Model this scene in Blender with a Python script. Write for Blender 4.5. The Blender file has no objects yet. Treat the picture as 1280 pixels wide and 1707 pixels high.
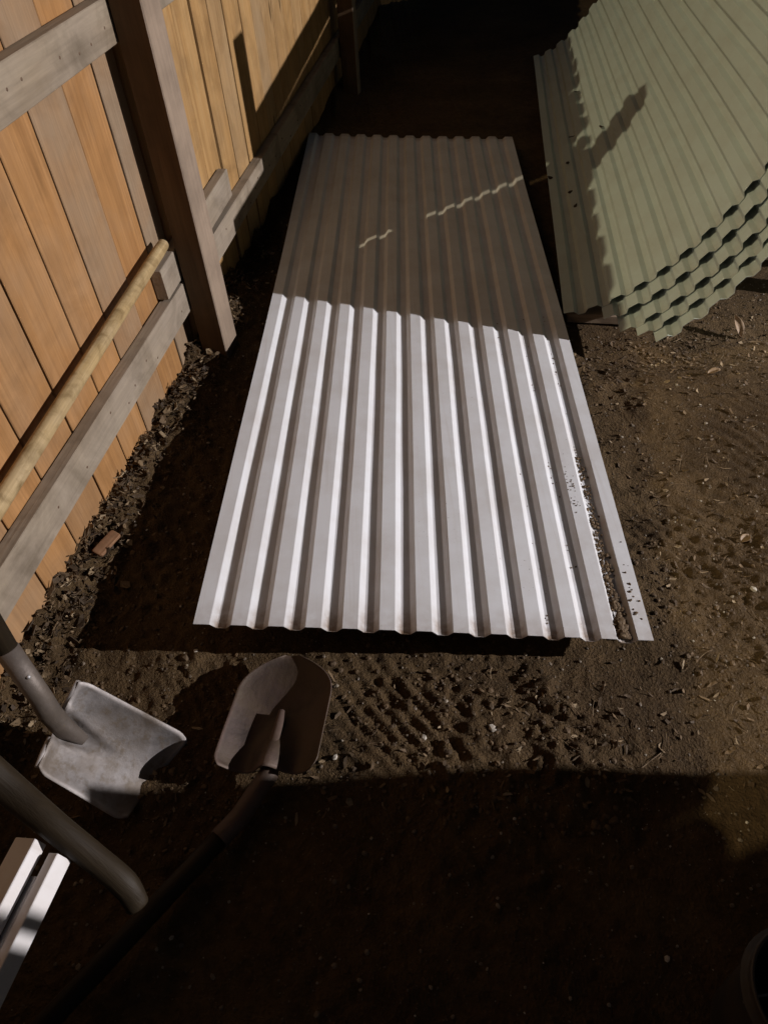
import bpy, math, random
import numpy as np
from mathutils import Matrix, Vector

random.seed(7)
rng = np.random.default_rng(7)
scene = bpy.context.scene
col = scene.collection

# ------------------------------------------------------------------ camera
CAM_H = 1.35
PITCH = math.atan2(1280.0, 1200.0)          # optical axis below the horizon
SR = 0.0685                                  # sine of the camera roll
CR = math.sqrt(1 - SR * SR)
F_ = Vector((0, math.cos(PITCH), -math.sin(PITCH)))
U0 = Vector((0, math.sin(PITCH), math.cos(PITCH)))
R_ = Vector((1, 0, 0)) * CR - U0 * SR
U_ = Vector((1, 0, 0)) * SR + U0 * CR
cam_d = bpy.data.cameras.new('camera')
cam = bpy.data.objects.new('camera', cam_d)
col.objects.link(cam)
M = Matrix((R_, U_, -F_)).transposed().to_4x4()
M.translation = Vector((0, 0, CAM_H))
cam.matrix_world = M
cam_d.sensor_fit = 'VERTICAL'
cam_d.sensor_height = 24.0
cam_d.lens = 24.0 * 1200.0 / 1707.0
cam_d.clip_start = 0.02
cam_d.clip_end = 400.0
scene.camera = cam

# ------------------------------------------------------------------ night sky
world = bpy.data.worlds.new('World')
scene.world = world
world.use_nodes = True
wn = world.node_tree.nodes
wl = world.node_tree.links
wn.clear()
wo = wn.new('ShaderNodeOutputWorld')
wb = wn.new('ShaderNodeBackground')
ws = wn.new('ShaderNodeTexSky')
ws.sky_type = 'NISHITA'
ws.sun_disc = False
ws.sun_elevation = math.radians(35.0)
ws.sun_rotation = math.radians(200.0)
wl.new(ws.outputs[0], wb.inputs[0])
wb.inputs[1].default_value = 0.0055
wl.new(wb.outputs[0], wo.inputs[0])

# ------------------------------------------------------------------ the two lamps that light the yard
LAMP_A = Vector((6.5, 0.10, 2.52))           # floodlight on a pole at the right
LAMP_B = Vector((-4.8, -1.2, 6.30))          # sodium street lamp beyond the fence
la = bpy.data.lights.new('floodlight_beam', 'SPOT')
la.energy = 2350
la.color = (1.0, 0.945, 0.955)
la.shadow_soft_size = 0.022
la.spot_size = math.radians(54)
la.spot_blend = 0.12
lao = bpy.data.objects.new('floodlight_beam', la)
lao.location = LAMP_A
lao.rotation_euler = (Vector((-0.3, 1.45, 0.3)) - LAMP_A).to_track_quat('-Z', 'Y').to_euler()
col.objects.link(lao)
lb = bpy.data.lights.new('street_lamp_light', 'POINT')
lb.energy = 1120
lb.color = (1.0, 0.85, 0.56)
lb.shadow_soft_size = 0.03
lbo = bpy.data.objects.new('street_lamp_light', lb)
lbo.location = LAMP_B
col.objects.link(lbo)

vs = scene.view_settings
vs.view_transform = 'Standard'
vs.look = 'None'
vs.exposure = 0.0
vs.gamma = 1.0
vs.use_curve_mapping = False
scene.cycles.use_denoising = True
scene.cycles.max_bounces = 6
scene.cycles.diffuse_bounces = 2
scene.cycles.use_light_tree = True


# ------------------------------------------------------------------ helpers
def pix(x, y, z=0.0):
    """world point at height z seen at photograph pixel x, y (used to measure the place once)"""
    d = F_ + R_ * ((x - 640) / 1200.0) - U_ * ((y - 853.5) / 1200.0)
    return Vector((0, 0, CAM_H)) + d * ((z - CAM_H) / d.z)


def tag(o, label=None, cat=None, group=None, kind=None):
    if label: o['label'] = label
    if cat: o['category'] = cat
    if group: o['group'] = group
    if kind: o['kind'] = kind
    return o


def empty(name, loc):
    o = bpy.data.objects.new(name, None)
    o.empty_display_size = 0.1
    o.location = loc
    col.objects.link(o)
    return o


def place(o, mat4, parent):
    if parent is not None:
        o.parent = parent
        o.matrix_parent_inverse = Matrix.Identity(4)
        pl = WORLD[parent.name]
        o.matrix_local = pl.inverted() @ mat4
    else:
        o.matrix_world = mat4
    WORLD[o.name] = mat4.copy()


WORLD = {}


def thing(name, loc):
    e = empty(name, loc)
    WORLD[e.name] = Matrix.Translation(Vector(loc))
    return e


def mesh_obj(name, verts, faces, mat, parent=None, frame=None, smooth=False, cols=None):
    """verts are in `frame` coordinates (world when frame is None; then the origin moves to their centre)"""
    me = bpy.data.meshes.new(name)
    v = np.asarray(verts, dtype=float)
    if frame is None:
        c = (v.min(0) + v.max(0)) / 2
        c[2] = v[:, 2].min()
        v = v - c
        frame = Matrix.Translation(Vector(c))
    me.from_pydata(v.tolist(), [], [tuple(int(i) for i in f) for f in faces])
    me.update()
    if smooth:
        me.polygons.foreach_set('use_smooth', [True] * len(me.polygons))
    if mat: me.materials.append(mat)
    o = bpy.data.objects.new(name, me)
    col.objects.link(o)
    place(o, frame, parent)
    return o


def frame_from(p0, p1, up):
    z = (Vector(p1) - Vector(p0)).normalized()
    y = Vector(up) - z * Vector(up).dot(z)
    y.normalize()
    x = y.cross(z)
    m = Matrix((x, y, z)).transposed().to_4x4()
    m.translation = Vector(p0)
    return m


def beam(name, p0, p1, w, h, up, mat, parent=None, cham=0.002, seg=6, wob=0.0, tone=0.5, ear=0.0):
    """sawn timber: grain along local z, width w on local x, thickness h on local y"""
    L = (Vector(p1) - Vector(p0)).length
    c = cham
    pr = [(-w/2 + c, -h/2), (w/2 - c, -h/2), (w/2, -h/2 + c), (w/2, h/2 - c), (w/2 - c, h/2), (-w/2 + c, h/2),
          (-w/2, h/2 - c), (-w/2, -h/2 + c)]
    V, Fc = [], []
    zs = [0, c] + [L * k / seg for k in range(1, seg)] + [L - c, L]
    ph = random.random() * 6.28
    for i, z in enumerate(zs):
        s = 1.0
        if i in (0, len(zs) - 1): s = 1 - 2 * c / max(w, h)
        if ear and i == len(zs) - 1: s = 1 - 2 * ear / w
        if ear and i == len(zs) - 2: z = L - ear
        dx = wob * math.sin(ph + z * 2.1) ; dy = wob * .6 * math.sin(ph * 2 + z * 1.3)
        for (x, y) in pr:
            V.append((x * s + dx + random.uniform(-1, 1) * wob * .25, y * (s if not ear else 1) + dy, z))
    n = len(pr)
    for i in range(len(zs) - 1):
        for k in range(n):
            Fc.append((i*n + k, i*n + (k+1) % n, (i+1)*n + (k+1) % n, (i+1)*n + k))
    Fc.append(tuple(range(n - 1, -1, -1)))
    Fc.append(tuple((len(zs) - 1) * n + k for k in range(n)))
    o = mesh_obj(name, V, Fc, mat, parent, frame_from(p0, p1, up))
    o['tone'] = float(tone)
    o['seed'] = random.random() * 40
    return o


def tube(name, pts, rad, mat, parent=None, sides=16, flat=1.0, up=(0, 0, 1), smooth=True, tone=.5):
    pts = [Vector(p) for p in pts]
    if not isinstance(rad, (list, tuple)): rad = [rad] * len(pts)
    fr = Matrix.Translation(pts[0])
    z = (pts[-1] - pts[0]).normalized()
    fr = frame_from(pts[0], pts[-1], up)
    inv = fr.inverted()
    V, Fc = [], []
    for i, p in enumerate(pts):
        d = (pts[min(i+1, len(pts)-1)] - pts[max(i-1, 0)]).normalized()
        y = Vector(up) - d * Vector(up).dot(d); y.normalize()
        x = y.cross(d)
        for k in range(sides):
            a = 2 * math.pi * k / sides
            V.append(inv @ (p + x * (math.cos(a) * rad[i]) + y * (math.sin(a) * rad[i] * flat)))
    n = sides
    for i in range(len(pts) - 1):
        for k in range(n):
            Fc.append((i*n + k, i*n + (k+1) % n, (i+1)*n + (k+1) % n, (i+1)*n + k))
    Fc.append(tuple(range(n - 1, -1, -1)))
    Fc.append(tuple((len(pts) - 1) * n + k for k in range(n)))
    o = mesh_obj(name, V, Fc, mat, parent, fr, smooth)
    o['tone'] = float(tone)
    o['seed'] = random.random() * 40
    return o


def grid_faces(nu, nv, off=0):
    return [(off + i*nv + j, off + i*nv + j + 1, off + (i+1)*nv + j + 1, off + (i+1)*nv + j)
            for i in range(nu - 1) for j in range(nv - 1)]


def sheet_solid(P, N, th):
    """thin plate from a grid of points P[nu,nv,3] and normals N: top, underside and rim"""
    nu, nv = P.shape[:2]
    V = np.concatenate([P.reshape(-1, 3), (P - N * th).reshape(-1, 3)])
    o = nu * nv
    Fc = [f for f in grid_faces(nu, nv)]
    Fc += [tuple(reversed(f)) for f in grid_faces(nu, nv, o)]
    for i in range(nu - 1):
        for j in (0, nv - 1):
            q = (i*nv + j, (i+1)*nv + j, o + (i+1)*nv + j, o + i*nv + j)
            Fc.append(q if j == 0 else q[::-1])
    for j in range(nv - 1):
        for i in (0, nu - 1):
            q = (i*nv + j + 1, i*nv + j, o + i*nv + j, o + i*nv + j + 1)
            Fc.append(q if i == 0 else q[::-1])
    return V, Fc


def grid_normals(P):
    du = np.gradient(P, axis=0)
    dv = np.gradient(P, axis=1)
    n = np.cross(du, dv)
    return n / np.linalg.norm(n, axis=-1, keepdims=True)


# value noise on numpy arrays
_T = rng.random((256, 256))


def vnoise(x, y):
    xi = np.floor(x).astype(int); yi = np.floor(y).astype(int)
    fx = x - xi; fy = y - yi
    fx = fx*fx*fx*(fx*(fx*6 - 15) + 10); fy = fy*fy*fy*(fy*(fy*6 - 15) + 10)
    g = lambda a, b: _T[a & 255, b & 255]
    return (g(xi, yi)*(1-fx) + g(xi+1, yi)*fx)*(1-fy) + (g(xi, yi+1)*(1-fx) + g(xi+1, yi+1)*fx)*fy - .5


def rnoise(x, y, s, k=0.0):
    """noise of feature size s, turned by k so that the lattice does not show"""
    c, d = math.cos(k), math.sin(k)
    return vnoise((x*c - y*d)/s + 37.3*k, (x*d + y*c)/s + 91.7*k)


# ------------------------------------------------------------------ materials
def new_mat(name):
    m = bpy.data.materials.new(name)
    m.use_nodes = True
    nt = m.node_tree
    return m, nt, nt.nodes['Principled BSDF']


def N(nt, t, **kw):
    n = nt.nodes.new(t)
    for k, v in kw.items(): setattr(n, k, v)
    return n


def ramp(nt, stops):
    r = N(nt, 'ShaderNodeValToRGB')
    e = r.color_ramp.elements
    while len(e) < len(stops): e.new(0.5)
    for q, (p, c) in zip(e, stops):
        q.position = p
        q.color = (c[0], c[1], c[2], 1) if isinstance(c, (tuple, list)) else (c, c, c, 1)
    return r


def mix(nt, fac, a, b, mode='MIX'):
    m = N(nt, 'ShaderNodeMix', data_type='RGBA', blend_type=mode)
    for s, v in ((0, fac), (6, a), (7, b)):
        if hasattr(v, 'is_output'): nt.links.new(v, m.inputs[s])
        elif isinstance(v, (int, float)): m.inputs[s].default_value = v
        else: m.inputs[s].default_value = (*v, 1)
    return m.outputs[2]


def noise(nt, vec, scale, detail=4, rough=.55, dist=0.0):
    n = N(nt, 'ShaderNodeTexNoise')
    n.inputs['Scale'].default_value = scale
    n.inputs['Detail'].default_value = detail
    n.inputs['Roughness'].default_value = rough
    n.inputs['Distortion'].default_value = dist
    if vec is not None: nt.links.new(vec, n.inputs['Vector'])
    return n


def seeded_coords(nt, scale):
    tc = N(nt, 'ShaderNodeTexCoord')
    at = N(nt, 'ShaderNodeAttribute', attribute_type='OBJECT', attribute_name='seed')
    ad = N(nt, 'ShaderNodeVectorMath', operation='ADD')
    nt.links.new(tc.outputs['Object'], ad.inputs[0])
    nt.links.new(at.outputs['Fac'], ad.inputs[1])
    mp = N(nt, 'ShaderNodeMapping')
    mp.inputs['Scale'].default_value = scale
    nt.links.new(ad.outputs[0], mp.inputs['Vector'])
    return ad.outputs[0], mp.outputs[0]


def wood_mat(name, c_dark, c_mid, c_light, grey, grain=1.0, knots=True, bump=.25, rough=.75, blotch=.45, face=None, bscale=6.5):
    m, nt, b = new_mat(name)
    raw, v = seeded_coords(nt, (22*grain, 22*grain, 1.1))
    n1 = noise(nt, v, 1.0, 5, .6, .8)
    r1 = ramp(nt, [(.28, c_dark), (.5, c_mid), (.72, c_light)])
    nt.links.new(n1.outputs['Fac'], r1.inputs[0])
    mp2 = N(nt, 'ShaderNodeMapping'); mp2.inputs['Scale'].default_value = (160*grain, 160*grain, 5)
    nt.links.new(raw, mp2.inputs['Vector'])
    n2 = noise(nt, mp2.outputs[0], 1.0, 3, .6)
    r2 = ramp(nt, [(.3, .80), (.65, 1.06)])
    nt.links.new(n2.outputs['Fac'], r2.inputs[0])
    c = mix(nt, .8, r1.outputs[0], r2.outputs[0], 'MULTIPLY')
    # weathering: the object's own tone decides how far it has gone grey
    at = N(nt, 'ShaderNodeAttribute', attribute_type='OBJECT', attribute_name='tone')
    n3 = noise(nt, raw, 5.0, 4, .6)
    ma = N(nt, 'ShaderNodeMath', operation='MULTIPLY_ADD')
    nt.links.new(n3.outputs['Fac'], ma.inputs[0]); ma.inputs[1].default_value = 1.3
    sb = N(nt, 'ShaderNodeMath', operation='SUBTRACT'); nt.links.new(at.outputs['Fac'], sb.inputs[0]); sb.inputs[1].default_value = .72
    nt.links.new(sb.outputs[0], ma.inputs[2]); ma.use_clamp = True
    g = mix(nt, .7, grey, r2.outputs[0], 'MULTIPLY')
    c = mix(nt, ma.outputs[0], c, g)
    if knots:
        mp3 = N(nt, 'ShaderNodeMapping'); mp3.inputs['Scale'].default_value = (9, 9, 2.6)
        nt.links.new(raw, mp3.inputs['Vector'])
        vo = N(nt, 'ShaderNodeTexVoronoi'); vo.inputs['Scale'].default_value = 1.0
        nt.links.new(mp3.outputs[0], vo.inputs['Vector'])
        rk = ramp(nt, [(.05, 1.0), (.12, 0.0)])
        nt.links.new(vo.outputs['Distance'], rk.inputs[0])
        sx = N(nt, 'ShaderNodeSeparateColor'); nt.links.new(vo.outputs['Color'], sx.inputs[0])
        gt_ = N(nt, 'ShaderNodeMath', operation='GREATER_THAN'); nt.links.new(sx.outputs[0], gt_.inputs[0]); gt_.inputs[1].default_value = .38
        mk = N(nt, 'ShaderNodeMath', operation='MULTIPLY'); nt.links.new(rk.outputs[0], mk.inputs[0]); nt.links.new(gt_.outputs[0], mk.inputs[1])
        c = mix(nt, mk.outputs[0], c, tuple(x * .25 for x in c_dark))
    # dirt splashed up and rubbed in, blotchy
    n4 = noise(nt, raw, bscale, 6, .62, .6)
    r4 = ramp(nt, [(.45, .0), (.75, blotch)])
    nt.links.new(n4.outputs['Fac'], r4.inputs[0])
    c = mix(nt, r4.outputs[0], c, tuple(x * .5 for x in c_dark))
    if face is not None:                     # the local +y face takes its own paler colour
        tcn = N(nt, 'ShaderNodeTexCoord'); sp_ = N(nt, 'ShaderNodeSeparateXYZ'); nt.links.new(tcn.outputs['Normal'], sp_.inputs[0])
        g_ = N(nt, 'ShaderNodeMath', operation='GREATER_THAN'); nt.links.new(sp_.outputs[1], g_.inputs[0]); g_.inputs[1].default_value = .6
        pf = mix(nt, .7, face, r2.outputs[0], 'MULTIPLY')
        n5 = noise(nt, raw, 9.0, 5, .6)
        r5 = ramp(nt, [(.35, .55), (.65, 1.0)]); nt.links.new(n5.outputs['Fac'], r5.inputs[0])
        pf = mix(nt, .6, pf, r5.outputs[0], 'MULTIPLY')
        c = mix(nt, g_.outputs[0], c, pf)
    nt.links.new(c, b.inputs['Base Color'])
    b.inputs['Roughness'].default_value = rough
    b.inputs['Specular IOR Level'].default_value = .25
    bp = N(nt, 'ShaderNodeBump'); bp.inputs['Strength'].default_value = bump; bp.inputs['Distance'].default_value = .004
    ad = N(nt, 'ShaderNodeMath', operation='ADD')
    nt.links.new(n1.outputs['Fac'], ad.inputs[0]); nt.links.new(n2.outputs['Fac'], ad.inputs[1])
    nt.links.new(ad.outputs[0], bp.inputs['Height'])
    nt.links.new(bp.outputs[0], b.inputs['Normal'])
    return m


M_board = wood_mat('fence_board_wood', (.285, .140, .050), (.375, .192, .070), (.44, .235, .095), (.29, .21, .135))
M_pale = wood_mat('pale_board_wood', (.31, .175, .066), (.42, .245, .095), (.49, .31, .135), (.34, .235, .13), blotch=.6)
M_rail = wood_mat('weathered_rail_wood', (.20, .15, .095), (.29, .228, .155), (.36, .295, .205), (.35, .295, .235), grain=.7, knots=False, blotch=.75)
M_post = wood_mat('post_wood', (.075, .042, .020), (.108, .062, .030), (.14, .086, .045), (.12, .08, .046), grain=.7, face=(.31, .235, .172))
M_pole = wood_mat('yellowed_handle_wood', (.34, .22, .08), (.52, .37, .17), (.62, .48, .26), (.40, .32, .21), grain=1.6, knots=False, rough=.6, blotch=.95, bscale=26)
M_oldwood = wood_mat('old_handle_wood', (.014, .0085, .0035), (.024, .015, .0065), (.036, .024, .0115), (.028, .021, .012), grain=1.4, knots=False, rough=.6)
M_timber = wood_mat('rough_timber', (.16, .11, .065), (.25, .18, .115), (.31, .24, .16), (.25, .22, .18), grain=.7)


def painted_metal(name, base, grime, rust_end=True, rough=.38):
    m, nt, b = new_mat(name)
    tc = N(nt, 'ShaderNodeTexCoord')
    n1 = noise(nt, tc.outputs['Object'], 7.0, 6, .65)
    r1 = ramp(nt, [(.42, 0.0), (.80, .55)])
    nt.links.new(n1.outputs['Fac'], r1.inputs[0])
    c = mix(nt, r1.outputs[0], base, grime)
    mps = N(nt, 'ShaderNodeMapping'); mps.inputs['Scale'].default_value = (70, 1.6, 30)
    nt.links.new(tc.outputs['Object'], mps.inputs['Vector'])
    ns_ = noise(nt, mps.outputs[0], 1.0, 4, .6)
    rs_ = ramp(nt, [(.55, 0.0), (.8, .4)]); nt.links.new(ns_.outputs['Fac'], rs_.inputs[0])
    c = mix(nt, rs_.outputs[0], c, grime)
    n2 = noise(nt, tc.outputs['Object'], 140.0, 2, .5)
    r2 = ramp(nt, [(.70, 0.0), (.78, .7)])
    nt.links.new(n2.outputs['Fac'], r2.inputs[0])
    n2b = noise(nt, tc.outputs['Object'], 3.0, 2, .5)
    r2b = ramp(nt, [(.5, 0.0), (.66, 1.0)])
    nt.links.new(n2b.outputs['Fac'], r2b.inputs[0])
    mm = N(nt, 'ShaderNodeMath', operation='MULTIPLY')
    nt.links.new(r2.outputs[0], mm.inputs[0]); nt.links.new(r2b.outputs[0], mm.inputs[1])
    c = mix(nt, mm.outputs[0], c, tuple(x * .35 for x in grime))
    if rust_end:
        at = N(nt, 'ShaderNodeAttribute', attribute_type='GEOMETRY', attribute_name='stain')
        n3 = noise(nt, tc.outputs['Object'], 45.0, 4, .6)
        ml = N(nt, 'ShaderNodeMath', operation='MULTIPLY')
        nt.links.new(at.outputs['Fac'], ml.inputs[0])
        r3 = ramp(nt, [(.25, .15), (.6, 1.0)])
        nt.links.new(n3.outputs['Fac'], r3.inputs[0])
        nt.links.new(r3.outputs[0], ml.inputs[1])
        c = mix(nt, ml.outputs[0], c, (.20, .115, .05))
    nt.links.new(c, b.inputs['Base Color'])
    b.inputs['Roughness'].default_value = rough
    b.inputs['Specular IOR Level'].default_value = .22
    bp = N(nt, 'ShaderNodeBump'); bp.inputs['Strength'].default_value = .05; bp.inputs['Distance'].default_value = .003
    nt.links.new(n1.outputs['Fac'], bp.inputs['Height'])
    nt.links.new(bp.outputs[0], b.inputs['Normal'])
    return m


M_white = painted_metal('white_painted_steel', (.72, .735, .755), (.50, .46, .42), rough=.5)
M_green = painted_metal('sage_green_painted_steel', (.47, .535, .49), (.38, .385, .33), rough=.5)
M_trim = painted_metal('white_trim_steel', (.78, .76, .75), (.5, .43, .36), rust_end=False, rough=.4)


def steel_mat(name, a, b_, c_dirt, metallic, rough, scale=14):
    m, nt, b = new_mat(name)
    tc = N(nt, 'ShaderNodeTexCoord')
    n1 = noise(nt, tc.outputs['Object'], scale, 8, .68, .4)
    r1 = ramp(nt, [(.3, a), (.6, b_)])
    nt.links.new(n1.outputs['Fac'], r1.inputs[0])
    n2 = noise(nt, tc.outputs['Object'], scale * 3.1, 6, .65)
    r2 = ramp(nt, [(.5, 0.0), (.68, .85)])
    nt.links.new(n2.outputs['Fac'], r2.inputs[0])
    c = mix(nt, r2.outputs[0], r1.outputs[0], c_dirt)
    ge = N(nt, 'ShaderNodeNewGeometry')
    rp = ramp(nt, [(.505, 0.0), (.56, .8)]); nt.links.new(ge.outputs['Pointiness'], rp.inputs[0])
    c = mix(nt, rp.outputs[0], c, tuple(min(.6, x*1.9) for x in b_))
    n6 = noise(nt, tc.outputs['Object'], scale*.45, 5, .6)
    r6 = ramp(nt, [(.42, 0.0), (.62, .75)]); nt.links.new(n6.outputs['Fac'], r6.inputs[0])
    c = mix(nt, r6.outputs[0], c, tuple(.5*(x + y) for x, y in zip(c_dirt, (.10, .07, .04))))
    nt.links.new(c, b.inputs['Base Color'])
    im = N(nt, 'ShaderNodeMath', operation='MULTIPLY_ADD')
    nt.links.new(r2.outputs[0], im.inputs[0]); im.inputs[1].default_value = -metallic; im.inputs[2].default_value = metallic
    nt.links.new(im.outputs[0], b.inputs['Metallic'])
    rr = N(nt, 'ShaderNodeMath', operation='MULTIPLY_ADD')
    nt.links.new(n1.outputs['Fac'], rr.inputs[0]); rr.inputs[1].default_value = .25; rr.inputs[2].default_value = rough
    nt.links.new(rr.outputs[0], b.inputs['Roughness'])
    bp = N(nt, 'ShaderNodeBump'); bp.inputs['Strength'].default_value = .6; bp.inputs['Distance'].default_value = .0025
    nt.links.new(n2.outputs['Fac'], bp.inputs['Height'])
    nt.links.new(bp.outputs[0], b.inputs['Normal'])
    return m


M_shovel = steel_mat('worn_grey_shovel_steel', (.15, .138, .132), (.27, .25, .24), (.12, .09, .06), .25, .48, 18)
M_rusty = steel_mat('rust_brown_shovel_steel', (.030, .020, .016), (.075, .050, .041), (.060, .040, .024), .2, .5, 20)
M_socket = steel_mat('dirty_socket_steel', (.05, .042, .036), (.09, .075, .064), (.07, .052, .035), .35, .45)
M_galv = steel_mat('galvanised_steel', (.3, .3, .3), (.42, .42, .42), (.25, .24, .2), .6, .4)
M_black = steel_mat('black_plastic', (.010, .010, .010), (.018, .017, .016), (.035, .027, .018), 0.0, .5)

m, nt, b = new_mat('dirt')
tc = N(nt, 'ShaderNodeTexCoord')
g1 = noise(nt, tc.outputs['Object'], 2.4, 6, .62)
g2 = noise(nt, tc.outputs['Object'], 40.0, 6, .7)
g3 = noise(nt, tc.outputs['Object'], 170.0, 3, .6)
q1 = ramp(nt, [(.3, (.056, .034, .015)), (.55, (.098, .062, .028)), (.75, (.155, .103, .051))])
nt.links.new(g1.outputs['Fac'], q1.inputs[0])
q2 = ramp(nt, [(.3, .55), (.7, 1.3)])
nt.links.new(g2.outputs['Fac'], q2.inputs[0])
c = mix(nt, .85, q1.outputs[0], q2.outputs[0], 'MULTIPLY')
q3 = ramp(nt, [(.62, 0.0), (.72, .6)])
nt.links.new(g3.outputs['Fac'], q3.inputs[0])
c = mix(nt, q3.outputs[0], c, (.20, .15, .10))
nt.links.new(c, b.inputs['Base Color'])
b.inputs['Roughness'].default_value = .92
b.inputs['Specular IOR Level'].default_value = .2
bp = N(nt, 'ShaderNodeBump'); bp.inputs['Strength'].default_value = 1.0; bp.inputs['Distance'].default_value = .009
ad = N(nt, 'ShaderNodeMath', operation='ADD')
nt.links.new(g2.outputs['Fac'], ad.inputs[0]); nt.links.new(g3.outputs['Fac'], ad.inputs[1])
nt.links.new(ad.outputs[0], bp.inputs['Height'])
nt.links.new(bp.outputs[0], b.inputs['Normal'])
M_dirt = m


def scatter_mat(name, stops, rough=.8):
    m, nt, b = new_mat(name)
    at = N(nt, 'ShaderNodeAttribute', attribute_type='GEOMETRY', attribute_name='shade')
    r = ramp(nt, stops)
    nt.links.new(at.outputs['Fac'], r.inputs[0])
    tc = N(nt, 'ShaderNodeTexCoord')
    n = noise(nt, tc.outputs['Object'], 160, 3, .6)
    q = ramp(nt, [(.3, .6), (.7, 1.15)])
    nt.links.new(n.outputs['Fac'], q.inputs[0])
    c = mix(nt, .8, r.outputs[0], q.outputs[0], 'MULTIPLY')
    nt.links.new(c, b.inputs['Base Color'])
    b.inputs['Roughness'].default_value = rough
    return m


M_litter = scatter_mat('leaf_litter', [(0, (.035, .021, .010)), (.45, (.085, .052, .023)), (.8, (.165, .105, .05)), (1, (.36, .27, .16))])
M_pebble = scatter_mat('pebbles', [(0, (.10, .075, .05)), (.6, (.17, .13, .09)), (.85, (.30, .25, .18)), (1, (.55, .50, .42))], .6)
M_leaf = scatter_mat('dry_leaf', [(0, (.15, .09, .045)), (1, (.28, .185, .10))], .6)
M_scrap = wood_mat('scrap_wood', (.16, .07, .03), (.25, .125, .06), (.32, .18, .10), (.25, .19, .13), blotch=.8, bscale=20)

# ------------------------------------------------------------------ measured frames of the place
FA = Vector((-0.824, 0.763, 0.0))            # a point at the foot of the fence
FT = Vector((0.1886, 0.9821, 0.0))           # along the fence, away from the camera
FN = Vector((0.9821, -0.1886, 0.0))          # out of the fence towards the yard
Z = Vector((0, 0, 1))
SD = Vector((0.1539, 0.9881, 0.0))           # along the ribs of the green stack
SW = Vector((0.9881, -0.1539, 0.0))          # across it
S0 = Vector((0.637, 2.072, 0.030))           # near left corner of its top sheet


def fp(u, off, z):
    return FA + FT * u + FN * off + Z * z


# sheet corners (top of the outer ribs)
C_NL = Vector((-0.409, 0.869, 0.125)); C_NR = Vector((0.542, 0.802, 0.050))
C_FL = Vector((-0.237, 3.783, 0.062)); C_FR = Vector((0.736, 3.640, 0.030))

# ------------------------------------------------------------------ ground
TREADS = [((0.0, .69), .15, (.84, .54), .030, .0044), ((-.40, .80), .10, (.9, .4), .024, .004),
          ((.74, 1.10), .16, (.75, .66), .034, .0036), ((1.02, 1.45), .16, (.8, .6), .036, .003),
          ((.36, .64), .09, (.6, .8), .022, .003)]


def ground_h(x, y):
    x = np.asarray(x, float); y = np.asarray(y, float)
    h = .030 * rnoise(x, y, .55, .3) + .016 * rnoise(x, y, .21, 1.1) + .011 * rnoise(x, y, .085, 2.0)
    rough = np.clip(.35 + 1.6 * rnoise(x, y, .33, 4.0) + .35, .12, 1.25)
    h = h + rough * (.009 * np.clip(rnoise(x, y, .034, .7), -.16, .5) + .011 * np.clip(rnoise(x, y, .016, 1.9), -.22, .5))
    for (cx, cy), r, dd_, sp_, am in TREADS[:1]:
        rough = rough * (1 - .75*np.exp(-((x - cx)**2 + (y - cy)**2) / (r*r)))
    cl = rnoise(x, y, .05, 2.6) + .5 * rnoise(x, y, .023, .2)
    h = h + rough * .020 * np.clip(cl - .22, 0, .3)
    for (cx, cy), r, (dx, dy), sp, am in TREADS:
        m_ = np.exp(-((x - cx)**2 + (y - cy)**2) / (r*r))
        ph = ((x - cx)*dx + (y - cy)*dy) / sp + 1.0 * rnoise(x, y, .12, 3.3)
        h = h + m_ * am * np.sin(2*np.pi*ph)
    d = (x - FA.x)*FN.x + (y - FA.y)*FN.y
    bm = np.exp(-(np.clip(d, 0, 9) / .105)**2) * (d > -.3)
    h = h + bm * (.040 + .05 * rnoise(x, y, .09, .9) + .03 * rnoise(x, y, .03, 1.4))
    pb = np.exp(-(((x + .50)**2 + (y - 2.14)**2) / .13**2))
    h = h + .030 * pb
    # packed flat under the sheet and the stack
    u = (x - C_NL.x - .062*(y - .87)) / .95; v = (y - .79) / 2.87
    w_ = np.clip(np.minimum(np.minimum(u + .02, 1.02 - u), np.minimum(v, 1 - v)) * 14, 0, 1)
    h = h * (1 - .8*w_) - .020 * w_
    fr_ = np.exp(-((y - .80) / .07)**2) * np.clip((x + .75)*8, 0, 1) * np.clip((.62 - x)*8, 0, 1)
    h = h - .016 * fr_
    st = np.clip(np.minimum((x - .58) / .1, (y - 1.72) / .12), 0, 1)
    h = np.where(st > 0, h * (1 - .6*st) - .012*st, h)
    far = np.clip((np.hypot(x, y - 1.5) - 5) / 20, 0, 1)
    return h * (1 - far) - .004


def axis(lo, f0, f1, hi, fine, grow=1.22):
    mid = list(np.arange(f0, f1, fine))
    out, s = [], fine
    p = f1
    while p < hi: out.append(p); s *= grow; p += s
    out.append(hi)
    pre, s, p = [], fine, f0 - fine
    while p > lo: pre.append(p); s *= grow; p -= s
    pre.append(lo)
    return np.array(pre[::-1] + mid + out)


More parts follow.
